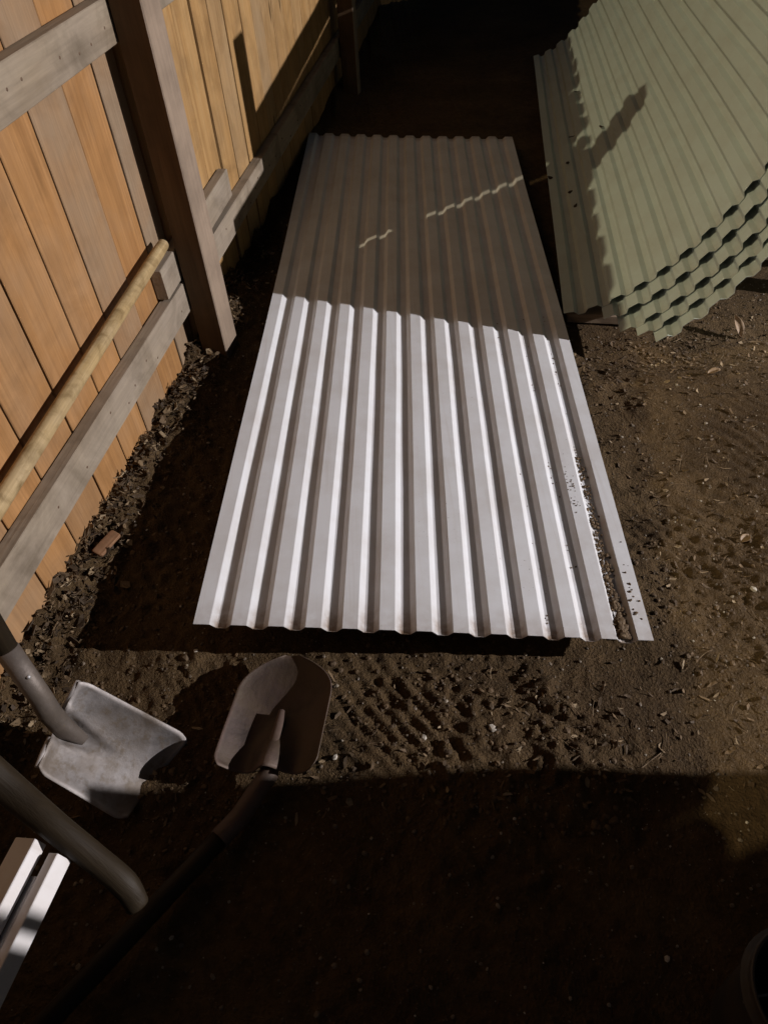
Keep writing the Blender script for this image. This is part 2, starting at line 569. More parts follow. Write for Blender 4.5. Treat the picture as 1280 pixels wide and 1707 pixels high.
gx = axis(-150, -1.0, 1.55, 150, .0062)
gy = axis(-150, .12, 2.35, 200, .0062, 1.12)
X, Y = np.meshgrid(gx, gy, indexing='ij')
Hh = ground_h(X, Y)
me = bpy.data.meshes.new('ground')
nx, ny = X.shape
co = np.stack([X, Y, Hh], -1).reshape(-1, 3)
me.vertices.add(nx*ny)
me.vertices.foreach_set('co', co.ravel())
I, J = np.meshgrid(np.arange(nx-1), np.arange(ny-1), indexing='ij')
q = np.stack([I*ny + J, (I+1)*ny + J, (I+1)*ny + J + 1, I*ny + J + 1], -1).reshape(-1, 4)
me.loops.add(q.size)
me.loops.foreach_set('vertex_index', q.ravel())
me.polygons.add(len(q))
me.polygons.foreach_set('loop_start', np.arange(0, q.size, 4))
me.polygons.foreach_set('loop_total', np.full(len(q), 4))
me.polygons.foreach_set('use_smooth', np.ones(len(q), bool))
me.update(calc_edges=True)
me.materials.append(M_dirt)
ground = bpy.data.objects.new('ground', me)
col.objects.link(ground)
tag(ground, 'bare brown dirt ground with tread marks and scattered debris', kind='structure')


def gz(x, y):
    return float(ground_h(np.array([x]), np.array([y]))[0])


# ------------------------------------------------------------------ wooden fence
fence = thing('wooden_fence', fp(0, 0, 0))
tag(fence, 'tall wooden board fence with grey rails and a thick post along the left', 'fence')
FENCE_H = 1.80
joints = [-3.03, -2.88, -2.73, -2.58, -2.43, -2.28, -2.13, -1.98, -1.83, -1.68, -1.53, -1.38, -1.23, -1.08, -.93, -.78,
          -.63, -.48, -.33, -.18, -.03, .119, .269, .418, .578, .729, .871, 1.029, 1.186, 1.310, 1.433, 1.58, 1.722,
          1.866, 2.014, 2.155, 2.325, 2.465, 2.60, 2.74, 2.90, 3.048, 3.207, 3.36, 3.51, 3.66, 3.81, 3.96, 4.11, 4.26,
          4.41, 4.56, 4.71, 4.86, 5.01, 5.16, 5.31, 5.46, 5.61]
tones = {22: .05, 23: .25, 24: .12, 25: .08, 26: .72, 27: .06, 28: .95, 29: .2, 30: .1, 31: .18, 32: .05, 33: .1, 34: .55,
         35: .12, 36: .2, 37: .7, 38: .35, 39: .3}
gaps = {30: .042, 33: .022, 34: .012, 35: .010, 36: .012}
for i in range(len(joints) - 1):
    g0 = gaps.setdefault(i, random.uniform(.0045, .0085)) / 2
    g1 = gaps.setdefault(i + 1, random.uniform(.0045, .0085)) / 2
    u0, u1 = joints[i] + g0, joints[i+1] - g1
    um = (u0 + u1) / 2
    off = -.0095 + random.uniform(-.0025, .001)
    tilt = random.uniform(-.0015, .0015)
    hh = FENCE_H + random.uniform(-.012, .012)
    beam('board', fp(um, off, -.05), fp(um + tilt, off, hh), u1 - u0, .017, FN, M_pale if i >= 30 else M_board, fence, cham=.0018, seg=5,
         wob=.0022 if i >= 30 else .0009, tone=tones.get(i, random.uniform(0, .45)), ear=.028)
for i in range(1, len(joints) - 1):
    if i == 30:                               # added pieces cover part of this slit and shape the street light streak
        beam('blocking_batten', fp(joints[i], -.034, 0), fp(joints[i], -.034, .785), .075, .014, FN, M_timber, fence, seg=2, tone=.6)
        beam('blocking_batten', fp(joints[i], -.034, .95), fp(joints[i], -.034, 1.03), .075, .014, FN, M_timber, fence, seg=1, tone=.6)
        continue
    beam('blocking_batten', fp(joints[i], -.034, 0), fp(joints[i], -.034, FENCE_H - .06), .060, .014, FN, M_timber, fence, seg=2, tone=.6)  # unseen strips added so no street light leaks through the joints
RT = .018
beam('rail', fp(-3.05, RT, .232), fp(2.45, RT, .232), .094, .036, FN, M_rail, fence, cham=.002, seg=14, wob=.0012, tone=.62)
beam('rail', fp(2.452, RT, .232), fp(5.6, RT, .232), .094, .036, FN, M_rail, fence, cham=.002, seg=8, wob=.0012, tone=.62)
beam('rail', fp(-3.05, RT, .940), fp(5.6, RT, .940), .092, .036, FN, M_rail, fence, cham=.002, seg=18, wob=.0012, tone=.40)
beam('rail', fp(-3.05, RT, 1.62), fp(5.6, RT, 1.62), .092, .036, FN, M_rail, fence, cham=.002, seg=18, wob=.0012, tone=.66)
beam('block', fp(1.152, RT - .001, .330), fp(1.812, RT - .001, .346), .092, .034, FN, M_rail, fence, cham=.0025, seg=4, wob=.0006, tone=.66)
for u in (-1.15, 1.302, 3.84):
    turn = FN + FT * (-.10 if abs(u - 1.3) < .1 else 0)
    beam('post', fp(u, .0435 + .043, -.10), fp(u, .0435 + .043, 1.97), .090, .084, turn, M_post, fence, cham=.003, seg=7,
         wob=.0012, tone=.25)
M_nail = steel_mat('rusty_nail_steel', (.05, .03, .02), (.09, .055, .035), (.06, .035, .02), .3, .5)
for i in range(18, 40):
    for zr in (.232, .940):
        for q_ in (-1, 1):
            if random.random() < .35: continue
            un = (joints[i] + joints[i+1])/2 + q_*random.uniform(.02, .045); zn = zr + random.uniform(-.03, .03)
            if 1.23 < un < 1.37: continue
            tube('nail', [fp(un, .0345, zn), fp(un, .0368, zn), fp(un, .0374, zn)], [.0034, .0034, .0022], M_nail, fence, 8)
gp = fp(-1.02, -.09, 0)
beam('shade_post', gp - Z*.05, gp + Z*2.35, .20, .12, FN, M_post, fence, cham=.006, seg=6, wob=.001, tone=.4)  # unseen tall post added so its shadow darkens the lower right foreground

# ------------------------------------------------------------------ corrugated sheets
PITCHW = .0780                                # rib to rib
RIB_H = .0138


def rib_profile(n_ribs, RIB_H=.0138):
    """across the sheet: (distance, height, which) of every fold line; crest flat, slope, valley flat, slope"""
    out = []
    cr, sl, va = .43 * PITCHW, .155 * PITCHW, .26 * PITCHW
    s = 0.0
    for k in range(n_ribs):
        out += [(s, RIB_H, 1), (s + cr, RIB_H, 1)]
        if k < n_ribs - 1: out += [(s + cr + sl, 0.0, 0), (s + cr + sl + va, 0.0, 0)]
        s += PITCHW
    r = .0008                                  # soften every fold with a short bend
    prof = [out[0]]
    for a_, b_, c_ in zip(out, out[1:], out[2:]):
        for s_, w_ in ((a_, 1), (c_, 1)):
            d = math.hypot(s_[0]-b_[0], s_[1]-b_[1])
            prof.append((b_[0] + (s_[0]-b_[0])*r/d, b_[1] + (s_[1]-b_[1])*r/d, b_[2]))
    prof.append(out[-1])
    return prof


def add_attr(o, name, vals):
    at = o.data.attributes.new(name, 'FLOAT', 'POINT')
    at.data.foreach_set('value', np.asarray(vals, dtype=np.float32))


def smooth0(x):
    x = max(0.0, min(1.0, x)); return x*x*(3 - 2*x)


# the white sheet on the ground
prof = rib_profile(13, .0125)
RIB_H = .0125
Wd = prof[-1][0]
nl = 60
ls = np.concatenate([[0, .004, .012, .025, .045], np.linspace(.07, 1, nl)])
A_nl, A_nr, A_fl, A_fr = (np.array(v) for v in (C_NL, C_NR, C_FL, C_FR))
P = np.zeros((len(ls), len(prof), 3)); stain = np.zeros((len(ls), len(prof)))
for i, l in enumerate(ls):
    for j, (s, h, k) in enumerate(prof):
        a_ = s / Wd
        base = (A_nl*(1-a_) + A_nr*a_)*(1-l) + (A_fl*(1-a_) + A_fr*a_)*l
        sag = -.012 * math.sin(math.pi * l) * (1 - .5*a_) + .003*math.sin(l*9 + a_*4)
        lift = 0
        P[i, j] = base + np.array([.0005*math.sin(l*7 + j*.11) + .0002*math.sin(l*23 + j*.31), 0, h - RIB_H + sag + lift + .0003*math.sin(l*29 + j*.4)])
        stain[i, j] = max(0, 1 - l/.028) * (.9 if k == 0 else .30) * (1 if a_ < .97 else 1.0)
        if a_ > .84: stain[i, j] = max(stain[i, j], .55*math.exp(-l/.10)*smooth0((a_ - .84)/.06)*(1.0 if k == 0 else .45))
        # far end: rust where it was cut
        stain[i, j] = max(stain[i, j], max(0, 1 - (1-l)/.012) * .6)
Nn = grid_normals(P)
Nn = np.where(Nn[..., 2:3] < 0, -Nn, Nn)
V, Fc = sheet_solid(P, Nn, .0011)
sheet = mesh_obj('corrugated_sheet', V, Fc, M_white)
add_attr(sheet, 'stain', np.concatenate([stain.ravel(), stain.ravel()]))
tag(sheet, 'white corrugated metal sheet lying on the dirt, half lit by the lamp', 'metal sheet')


def sheet_pt(a_, l, h=0.0):
    b_ = (A_nl*(1-a_) + A_nr*a_)*(1-l) + (A_fl*(1-a_) + A_fr*a_)*l
    sag = -.012 * math.sin(math.pi * l) * (1 - .5*a_) + .003*math.sin(l*9 + a_*4)
    return Vector(b_) + Z * (sag + h)


# timbers that hold its left edge off the ground
for (l, lab) in ((.16, 'short timber offcut under the near left edge of the white sheet'),
                 (.80, 'short timber offcut under the far left edge of the white sheet')):
    p = sheet_pt(.14, l, -RIB_H - .004)
    q_ = sheet_pt(.34, l, -RIB_H - .004)
    zb = min(p.z, q_.z) - .0
    g0 = -.035
    hh = p.z - g0 - .008
    o = beam('timber_block', Vector((p.x, p.y, g0 + hh/2)), Vector((p.x + .12, p.y - .02, g0 + hh/2)), .09, hh, Z, M_timber, None, tone=.5)
    tag(o, lab, 'timber', 'timbers under the white sheet')

RIB_H = .0138
# the green stack: five sheets bent up against a rack
th_s = [0, .04, .11, .19, .27, .35, .42, .50, .58, .65, .80, 1.0]
th_a = [11, 14, 26, 35, 41, 46.5, 51, 56, 60, 65, 69, 72]


def bend_tables(radius_shift):
    s = np.linspace(0, 1.25, 1500)
    a_ = np.radians(np.interp(s, th_s, th_a))
    ds = s[1] - s[0]
    w = np.concatenate([[0], np.cumsum(np.cos(a_[:-1])*ds)])
    z = np.concatenate([[0], np.cumsum(np.sin(a_[:-1])*ds)])
    # offset curve on the outer (lower, right) side
    w2 = w + np.sin(a_)*radius_shift
    z2 = z - np.cos(a_)*radius_shift
    return s, w2, z2, a_


stag = [0.0, .066, .128, .168, .214]
lens = [2.80, 2.78, 2.80, 2.76, 2.80]
start = [0.0, 1.5*PITCHW, 2*PITCHW, 2.5*PITCHW, 3*PITCHW]         # how far up the bend each sheet begins
glabels = ['topmost sage green corrugated sheet curving up on the right-hand stack',
           'second green corrugated sheet from the top of the stack, jutting out below the topmost',
           'middle green corrugated sheet of the stack, its folded end showing',
           'fourth green corrugated sheet from the top, jutting towards the camera',
           'lowest green corrugated sheet of the stack, nearest the dirt']
for k in range(5):
    s2, w2, z2, a2 = bend_tables(.0195 * k)
    pr = rib_profile((13, 12, 11, 10, 10)[k])
    nl = 26
    P = np.zeros((nl, len(pr), 3)); stain = np.zeros((nl, len(pr)))
    for j, (s, h, kk) in enumerate(pr):
        sj = s + start[k]
        w_ = np.interp(sj, s2, w2); z_ = np.interp(sj, s2, z2); a_ = np.interp(sj, s2, a2)
        w_ -= math.sin(a_) * (h - RIB_H/2); z_ += math.cos(a_) * (h - RIB_H/2)
        for i in range(nl):
            l = i / (nl - 1)
            yl = -stag[k] + l * lens[k]
            tw = max(0, yl) / 2.8
            ww, zz = w_, z_
            p = S0 + SW * (ww * (1 - .10*tw*tw)) + SD * yl
            P[i, j] = (p.x, p.y, S0.z + zz * (1 + .10*tw*tw) + .004*math.sin(yl*3 + k*2.1) + .0030*math.sin(s*9 + k*2.6)*(k > 0))
            stain[i, j] = .25 if (i == 0 and kk == 0) else 0
    P[..., 2] = np.maximum(P[..., 2], .012 - .002*k)
    Nn = grid_normals(P)
    Nn = np.where((Nn @ np.array([-.4, 0, .9]))[..., None] < 0, -Nn, Nn)
    V, Fc = sheet_solid(P, Nn, .0011)
    o = mesh_obj('corrugated_sheet', V, Fc, M_green)
    add_attr(o, 'stain', np.concatenate([stain.ravel(), stain.ravel()]))
    tag(o, glabels[k], 'metal sheet', 'green corrugated sheets in the bent stack')

# unseen timber rack behind the stack, its outline set to shadow the fence
def sp(l, w, z): 
    p = S0 + SD*l + SW*w
    return Vector((p.x, p.y, z))
rack = thing('timber_rack', sp(1.3, .80, 0))
tag(rack, 'timber rack behind the green sheets that holds their upper edge', 'rack')
beam('rail', sp(.27, .745, .905), sp(2.95, .745, 1.07), .09, .038, SW, M_timber, rack, seg=6, tone=.6)
for l, h in ((.265, 1.16), (1.5, .99), (2.7, 1.04)):
    beam('post', sp(l, .775, -.05), sp(l, .775, h), .085, .038, SW, M_timber, rack, seg=4, tone=.5)
for l in (.33, 1.58, 2.62):
    beam('brace', sp(l, 1.25, -.02), sp(l, .80, .72), .07, .035, SD, M_timber, rack, seg=3, tone=.5)
for k, z_ in enumerate((.36, .47, .58, .69, .80)):
    beam('plank', sp(.28, .752, z_), sp(2.9, .752, z_ + .15), .112, .016, SW, M_timber, rack, seg=3, tone=.5)  # planks added to close gaps that let light onto the fence

o = beam('timber_block', sp(.045, .015, .010), sp(.030, .25, .012), .07, .034, Z, M_timber, None, cham=.004, wob=.003, tone=.2)
tag(o, 'dark timber offcut under the near left corner of the green stack', 'timber')
# dead leaf scraps lying on the green stack
_s2, _w2, _z2, _a2 = bend_tables(0.0)
STACK_BITS = [(1.89, .202), (1.41, .132), (1.16, .093), (1.06, .012), (.87, .084), (.73, .094), (1.30, .27)]


def stack_pt(l, s, h):
    w_ = float(np.interp(s, _s2, _w2)); z_ = float(np.interp(s, _s2, _z2)); a_ = float(np.interp(s, _s2, _a2))
    tw = max(0, l)/2.8
    p = S0 + SW*((w_ - math.sin(a_)*h)*(1 - .10*tw*tw)) + SD*l
    return Vector((p.x, p.y, S0.z + (z_ + math.cos(a_)*h)*(1 + .10*tw*tw)))


# ------------------------------------------------------------------ tools by the fence
def bilin(a_, b_, c_, d_, u, v):
    return a_*(1-u)*(1-v) + b_*(1-u)*v + c_*u*(1-v) + d_*u*v


def smooth(x): 
    x = max(0, min(1, x)); return x*x*(3 - 2*x)


# grey square shovel
S1 = pix(133, 1132, .175); S2 = pix(60, 1285, .135); T1 = pix(316, 1230, .030); T2 = pix(205, 1370, .022)
sh = thing('square_shovel', (T1.x, T1.y, 0))
tag(sh, 'worn grey steel square shovel with its blade tip in the dirt, leaning to the fence', 'shovel')
nrm = (T1 - S1).cross(S2 - S1).normalized()
if nrm.z < 0: nrm = -nrm
nu, nv = 28, 25
P = np.zeros((nu, nv, 3))
for i in range(nu):
    u = i/(nu-1)
    for j in range(nv):
        v = j/(nv-1); t_ = 2*v - 1
        # rounded shoulders and slightly bowed tip
        uu = u
        vv = .5 + (v - .5)*(1 - .10*max(0, (.12-u)/.12)**2 - .12*max(0, (u-.88)/.12)**2)
        p = bilin(S1, S2, T1, T2, uu + .03*(1 - t_*t_)*u, vv)
        dish = -.044*(1 - abs(t_)**2.2)*(.55 + .45*u) 
        curl = .016*max(0, (.16-u)/.16)**2             # turned step
        fw = .30*(1 - u/.62) + .05
        frog = -.020*math.exp(-(t_/fw)**4)*(1 - smooth((u - .05)/.60)) + .006*math.exp(-((abs(t_) - fw*1.15)/.06)**2)*(1 - smooth(u/.66))
        P[i, j] = p + nrm*(dish + curl + frog + .010)
Nn = grid_normals(P)
Nn = np.where((Nn @ np.array(nrm))[..., None] < 0, -Nn, Nn)
V, Fc = sheet_solid(P, Nn, .0022)
mesh_obj('blade', V, Fc, M_shovel, sh, smooth=True)
neck = (S1 + S2)/2 + nrm*.016
back = (S1 + S2 - T1 - T2).normalized()
sk1 = pix(12, 1083, .32)
fwd = (neck - (T1+T2)/2).normalized()
mid = neck + (sk1 - neck)*.35 + Z*.004
neck = neck - nrm*.040
tube('socket', [neck - fwd*.060 - nrm*.004, neck - fwd*.015, neck + (mid-neck)*.45, mid, sk1],
     [.010, .0195, .0205, .0195, .0205], M_socket, sh, 18)
for (qa, qb) in ((S1, S1.lerp(S2, .34)), (S2, S2.lerp(S1, .34))):
    ofs = nrm*.020 + fwd*.002
    tube('step', [qa.lerp(qb, .10) + ofs - nrm*.002, qa.lerp(qb, .5) + ofs - nrm*.012, qb + ofs - nrm*.030], [.0045, .0055, .0045], M_shovel, sh, 10)
rv = mid.lerp(sk1, .5)
tube('rivet', [rv + Vector((.012, -.010, .006)), rv + Vector((.0165, -.0135, .009))], [.0045, .003], M_galv, sh, 10)
hd = (sk1 - mid).normalized()
h_end = sk1 + hd*.52
dn = (h_end - FA).dot(FN)
if dn < .045: h_end = h_end + FN*(.045 - dn)
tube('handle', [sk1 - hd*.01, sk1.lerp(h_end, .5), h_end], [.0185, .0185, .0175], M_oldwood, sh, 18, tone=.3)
# dirt clod stuck to the tip is part of the ground litter below

# rust-brown round point shovel lying on its back
r0 = pix(452, 1294, .030); r1 = pix(487, 1093, .040)
ax = (r1 - r0).normalized()
side = ax.cross(Z).normalized()
up2 = side.cross(ax).normalized()
ro = Matrix.Rotation(math.radians(-5), 3, ax)
side = ro @ side; up2 = ro @ up2
L2 = (r1 - r0).length
rs = thing('round_point_shovel', (r0.x, r0.y, 0))
tag(rs, 'rust brown round point shovel lying on its back below the white sheet', 'shovel')
nu, nv = 34, 29
P = np.zeros((nu, nv, 3))
for i in range(nu):
    u = i/(nu-1)
    wdt = .098*(1 - max(0, (u-.62)/.38)**2.6*.86)*(1 - .10*max(0, (.08-u)/.08)**2)
    for j in range(nv):
        t_ = 2*j/(nv-1) - 1
        ang = t_*1.18
        x_ = math.sin(ang)/math.sin(1.18)*wdt
        rise = (1 - math.cos(ang))*.096*(wdt/.098)**.7*(1 - .72*smooth((u - .05)/.95))
        curve = .05*(u - .5)**2
        frog = .054*math.exp(-(t_/.26)**2)*(1 - smooth(u/.58))
        P[i, j] = r0 + ax*(L2*u) + side*x_ + up2*(rise + frog + curve - .014)
Nn = grid_normals(P)
Nn = np.where((Nn @ np.array(up2))[..., None] < 0, -Nn, Nn)
V, Fc = sheet_solid(P, Nn, .0022)
mesh_obj('blade', V, Fc, M_rusty, rs, smooth=True)
hs = r0 - ax*.03 + up2*.012
h1 = pix(400, 1362, .030); h2 = pix(330, 1440, .034); h3 = pix(150, 1690, .034); h2.z = .040
tube('socket', [r0 + ax*.13 + up2*.004, r0 + ax*.05 + up2*.012, r0 + up2*.014, h1, h1.lerp(h2, .5)], [.006, .014, .0185, .019, .0195], M_rusty, rs, 18)
hdir = (h2 - h1).normalized()
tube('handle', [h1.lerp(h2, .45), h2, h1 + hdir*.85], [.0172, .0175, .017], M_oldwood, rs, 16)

# long yellowed pole leaning along the fence
pA = fp(1.212, .0345, .424); pB = fp(-.62, .0345, .334)
po = tube('wooden_pole', [pA + FT*.004, pA, pA.lerp(pB, .02), pA.lerp(pB, .25), pA.lerp(pB, .5), pA.lerp(pB, .75), pB],
          [.0085, .0155, .0170, .0176, .0180, .0182, .0182], M_pole, None, 20, tone=.35)
tag(po, 'long yellowed wooden pole lying slantwise along the fence above the lower rail', 'pole')

# thick curved tool handle at the lower left
c0 = pix(-150, 1170, .42); c1 = pix(0, 1300, .29); c2 = pix(92, 1378, .245); c3 = pix(160, 1432, .205); c4 = pix(208, 1474, .175); c5 = pix(229, 1508, .145)
hp = []
ctrl = [c0, c1, c2, c3, c4, c5]
rad_c = [.027, .0245, .0215, .0200, .0205, .0175]
rr = []
for i in range(5):
    for k in range(5):
        t_ = k/5
        p0, p1, p2, p3 = ctrl[max(i-1, 0)], ctrl[i], ctrl[i+1], ctrl[min(i+2, 5)]
        hp.append(.5*((2*p1) + (p2-p0)*t_ + (2*p0-5*p1+4*p2-p3)*t_*t_ + (3*p1-p0-3*p2+p3)*t_**3))
        rr.append(rad_c[i]*(1-t_) + rad_c[i+1]*t_)
hp += [c5, c5 + (c5-c4).normalized()*.004, c5 + (c5-c4).normalized()*.0055]; rr += [.0180, .0165, .0125]
gt = thing('digging_tool', (c5.x, c5.y, 0))
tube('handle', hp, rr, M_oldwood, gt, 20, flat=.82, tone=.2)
tag(gt, 'thick brown curved tool handle crossing the lower left corner', 'tool handle')

# white steel trim lengths at the lower left corner
def channel(name, p0, p1, w, h, th, label, parent=None):
    """open-topped square channel: back wall, floor and front wall folded from one strip"""
    L = (p1 - p0).length
    prof = [(-w/2, 0), (-w/2, h), (-w/2 + th, h), (-w/2 + th, th), (w/2 - th, th), (w/2 - th, h), (w/2, h), (w/2, 0)]
    V = [(x, y, z) for z in (0, L) for (x, y) in prof]
    n = len(prof)
    Fc = [(k, (k+1) % n, n + (k+1) % n, n + k) for k in range(n)]
    Fc += [(0, 7, 4, 3), (0, 3, 2, 1), (7, 6, 5, 4), (8, 11, 12, 15), (8, 9, 10, 11), (15, 12, 13, 14)]
    o = mesh_obj(name, V, Fc, M_trim, parent, frame_from(p0, p1, Z))
    return o


def box_tube(name, p0, p1, w, h, mat, label):
    o = beam(name, p0, p1, w, h, (-.44, 0, 1), mat, None, cham=.0012, seg=3)
    tag(o, label, 'metal trim', 'white trim lengths at the lower left corner')
    return o


zt = .24
d_t = (pix(105, 1425, zt) - pix(0, 1640, zt)).normalized()
e1 = pix(95, 1423, zt); e2 = pix(53, 1455, zt); e3 = pix(48, 1398, zt)
box_tube('trim_length', e1 - Z*.014, e1 - Z*.014 - d_t*.75, .020, .030, M_trim, 'outer white box trim with a brightly lit side face, lower left corner')
box_tube('trim_length', e2 - Z*.026, e2 - Z*.026 - d_t*.72, .012, .020, M_trim, 'narrow low white trim strip between two wider trims, lower left')
box_tube('trim_length', e3 - Z*.010, e3 - Z*.010 - d_t*.78, .046, .024, M_trim, 'wide flat white trim with a dull brownish top, lower left edge')
for i, l in enumerate((.30, .62)):
    c_ = e2 - d_t*l
    o = beam('timber_block', Vector((c_.x - .09, c_.y + .02, .08)), Vector((c_.x + .09, c_.y - .02, .08)), .07, .235, Z, M_timber, None, tone=.5)
    o.location.z = .5*(zt - .037)
    tag(o, ('nearer' if i else 'farther') + ' timber offcut under the white trim lengths', 'timber', 'timbers under the trim lengths')

# bucket rim at the lower right
bc = Vector((.503, .148, 0)); 
prof_b = [(.0, .006), (.058, .006), (.060, .0), (.064, .004), (.078, .215), (.080, .222), (.0865, .224), (.0865, .229), (.080, .231),
          (.0795, .246), (.081, .252), (.078, .254), (.0755, .250), (.0745, .222), (.0605, .012), (.0, .012)]
ns = 48
V, Fc = [], []
for (r, z) in prof_b:
    for k in range(ns):
        a_ = 2*math.pi*k/ns
        V.append((bc.x + r*math.cos(a_), bc.y + r*math.sin(a_), z))
for i in range(len(prof_b)-1):
    for k in range(ns):
        Fc.append((i*ns+k, i*ns+(k+1) % ns, (i+1)*ns+(k+1) % ns, (i+1)*ns+k))
bk = thing('bucket', (bc.x, bc.y, 0))
tag(bk, 'small dark bucket with a rolled rim cut off at the lower right corner', 'bucket')
mesh_obj('body', V, Fc, M_black, bk, smooth=True)
tube('handle', [(bc.x + .081*math.cos(a_), bc.y + .02*math.sin(a_) - .0, .226 - .075*math.sin(a_)) for a_ in np.linspace(0, math.pi, 15)], .0022, M_galv, bk, 8, up=(0, 1, 0))

# ------------------------------------------------------------------ loose stuff on the dirt
def chips(name, pts, sizes, thick, mat, shade, flatness=.5, sides=5, elong=1.0):
    V, Fc, sh_ = [], [], []
    for (p, s, t_, c_) in zip(pts, sizes, thick, shade):
        ax_ = Vector((random.gauss(0, flatness), random.gauss(0, flatness), 1)).normalized()
        e_ = Vector((random.gauss(0, 1), random.gauss(0, 1), random.gauss(0, .3)))
        ex = (e_ - ax_*e_.dot(ax_)).normalized(); ey = ax_.cross(ex)
        b0 = len(V)
        ang = sorted(2*math.pi*(k + random.uniform(-.3, .3))/sides for k in range(sides))
        el = random.uniform(1.0, 1.0 + elong)
        rad = [random.uniform(.6, 1.0)*s for _ in ang]
        for zz in (-t_/2, t_/2):
            for a_, r in zip(ang, rad):
                v = p + ex*(math.cos(a_)*r*el) + ey*(math.sin(a_)*r/el) + ax_*(zz + .25*s*math.cos(2*a_)*flatness)
                V.append(v); sh_.append(c_)
        n = sides
        Fc += [(b0+k, b0+(k+1) % n, b0+n+(k+1) % n, b0+n+k) for k in range(n)]
        Fc += [tuple(b0+n-1-k for k in range(n)), tuple(b0+n+k for k in range(n))]
    o = mesh_obj(name, [tuple(v) for v in V], Fc, mat)
    add_attr(o, 'shade', sh_)
    return o


def lumps(name, pts, sizes, mat, shade):
    ph = (1 + 5**.5)/2
    ico = [Vector(v).normalized() for v in [(-1, ph, 0), (1, ph, 0), (-1, -ph, 0), (1, -ph, 0), (0, -1, ph), (0, 1, ph), (0, -1, -ph),
                                            (0, 1, -ph), (ph, 0, -1), (ph, 0, 1), (-ph, 0, -1), (-ph, 0, 1)]]
    fi = [(0, 11, 5), (0, 5, 1), (0, 1, 7), (0, 7, 10), (0, 10, 11), (1, 5, 9), (5, 11, 4), (11, 10, 2), (10, 7, 6), (7, 1, 8), (3, 9, 4),
          (3, 4, 2), (3, 2, 6), (3, 6, 8), (3, 8, 9), (4, 9, 5), (2, 4, 11), (6, 2, 10), (8, 6, 7), (9, 8, 1)]
    V, Fc, sh_ = [], [], []
    for p, s, c_ in zip(pts, sizes, shade):
        b0 = len(V)
        rz = random.random()*6.28
        cz, sz = math.cos(rz), math.sin(rz)
        sx, sy, s3 = s*random.uniform(.7, 1.3), s*random.uniform(.7, 1.1), s*random.uniform(.45, .8)
        for v in ico:
            k = random.uniform(.8, 1.15)
            x, y = v.x*sx*k, v.y*sy*k
            V.append((p.x + x*cz - y*sz, p.y + x*sz + y*cz, p.z + v.z*s3*k)); sh_.append(c_)
        Fc += [tuple(b0 + i for i in f) for f in fi]
    o = mesh_obj(name, V, Fc, mat)
    add_attr(o, 'shade', sh_)
    return o


def gpt(x, y, dz=0.0):
    return Vector((x, y, gz(x, y) + dz))


def gpts(xy, dz):
    h = ground_h(xy[:, 0], xy[:, 1])
    return [Vector((x, y, z + d)) for (x, y), z, d in zip(xy, h, dz)]


# leaf litter banked along the foot of the fence
n = 3600
uu = rng.uniform(-.9, 2.2, n); dd = np.abs(rng.normal(0, .055, n)) + .004
xy = np.stack([FA.x + FT.x*uu + FN.x*dd, FA.y + FT.y*uu + FN.y*dd], 1)
sz = rng.uniform(.0025, .009, n) * np.where(rng.random(n) < .10, 2.0, 1)
lit = chips('leaf_litter', gpts(xy, rng.uniform(-.002, .016, n)), sz, sz*.14, M_litter, rng.random(n)**1.15, .75, 5, .8)
tag(lit, 'brown leaf litter and wood chips banked along the foot of the fence', kind='stuff')
# pebbles and crumbs of earth
n = 5200
xy = np.stack([rng.uniform(-.75, 1.7, n), rng.uniform(.15, 2.3, n)], 1)
r_ = rng.random(n)
ss = .0014 + .0040*r_**3.5
cl = lumps('gravel', gpts(xy, ss*.2), ss, M_pebble, np.clip(rng.random(n)*.9 + (rng.random(n) < .05)*.5, 0, 1))
tag(cl, 'small pebbles and crumbs of earth strewn over the dirt', kind='stuff')
n = 11000
xy = np.stack([rng.uniform(-.75, 1.6, n), .45 + 1.75*rng.random(n)**1.3], 1)
keep = rnoise(xy[:, 0], xy[:, 1], .3, 4.0) > -.08
xy = xy[keep]; n = len(xy)
ss = .0012 + .0055*rng.random(n)**2.6 + .006*(rng.random(n) > .985)
cl2 = lumps('dirt_clods', gpts(xy, ss*.1), ss, M_litter, .28 + rng.random(n)*.45)
tag(cl2, 'crumbly clods of brown earth on the ground', kind='stuff')
# chips of wood and dry leaf over the open dirt, thicker by the stack
n = 4200
xy = np.stack([rng.uniform(-.7, 1.6, n), .5 + 1.7*rng.random(n)**1.25], 1)
m2 = 420
xy = np.concatenate([xy, np.stack([rng.normal(.90, .17, m2), rng.normal(1.83, .09, m2)], 1)])
xy = xy[(xy[:, 1] > .5)]
out = (xy[:, 0] > .62) | (xy[:, 1] < .80)
xy = xy[out]; n = len(xy)
sz = .0016 + .0075*rng.random(n)**1.6
ch = chips('wood_chips', gpts(xy, rng.uniform(.001, .005, n)), sz, sz*.18, M_litter, .25 + .75*rng.random(n)**1.2, .5, 5, 1.2)
tag(ch, 'pale chips of wood and dry leaf scattered over the dirt', kind='stuff')
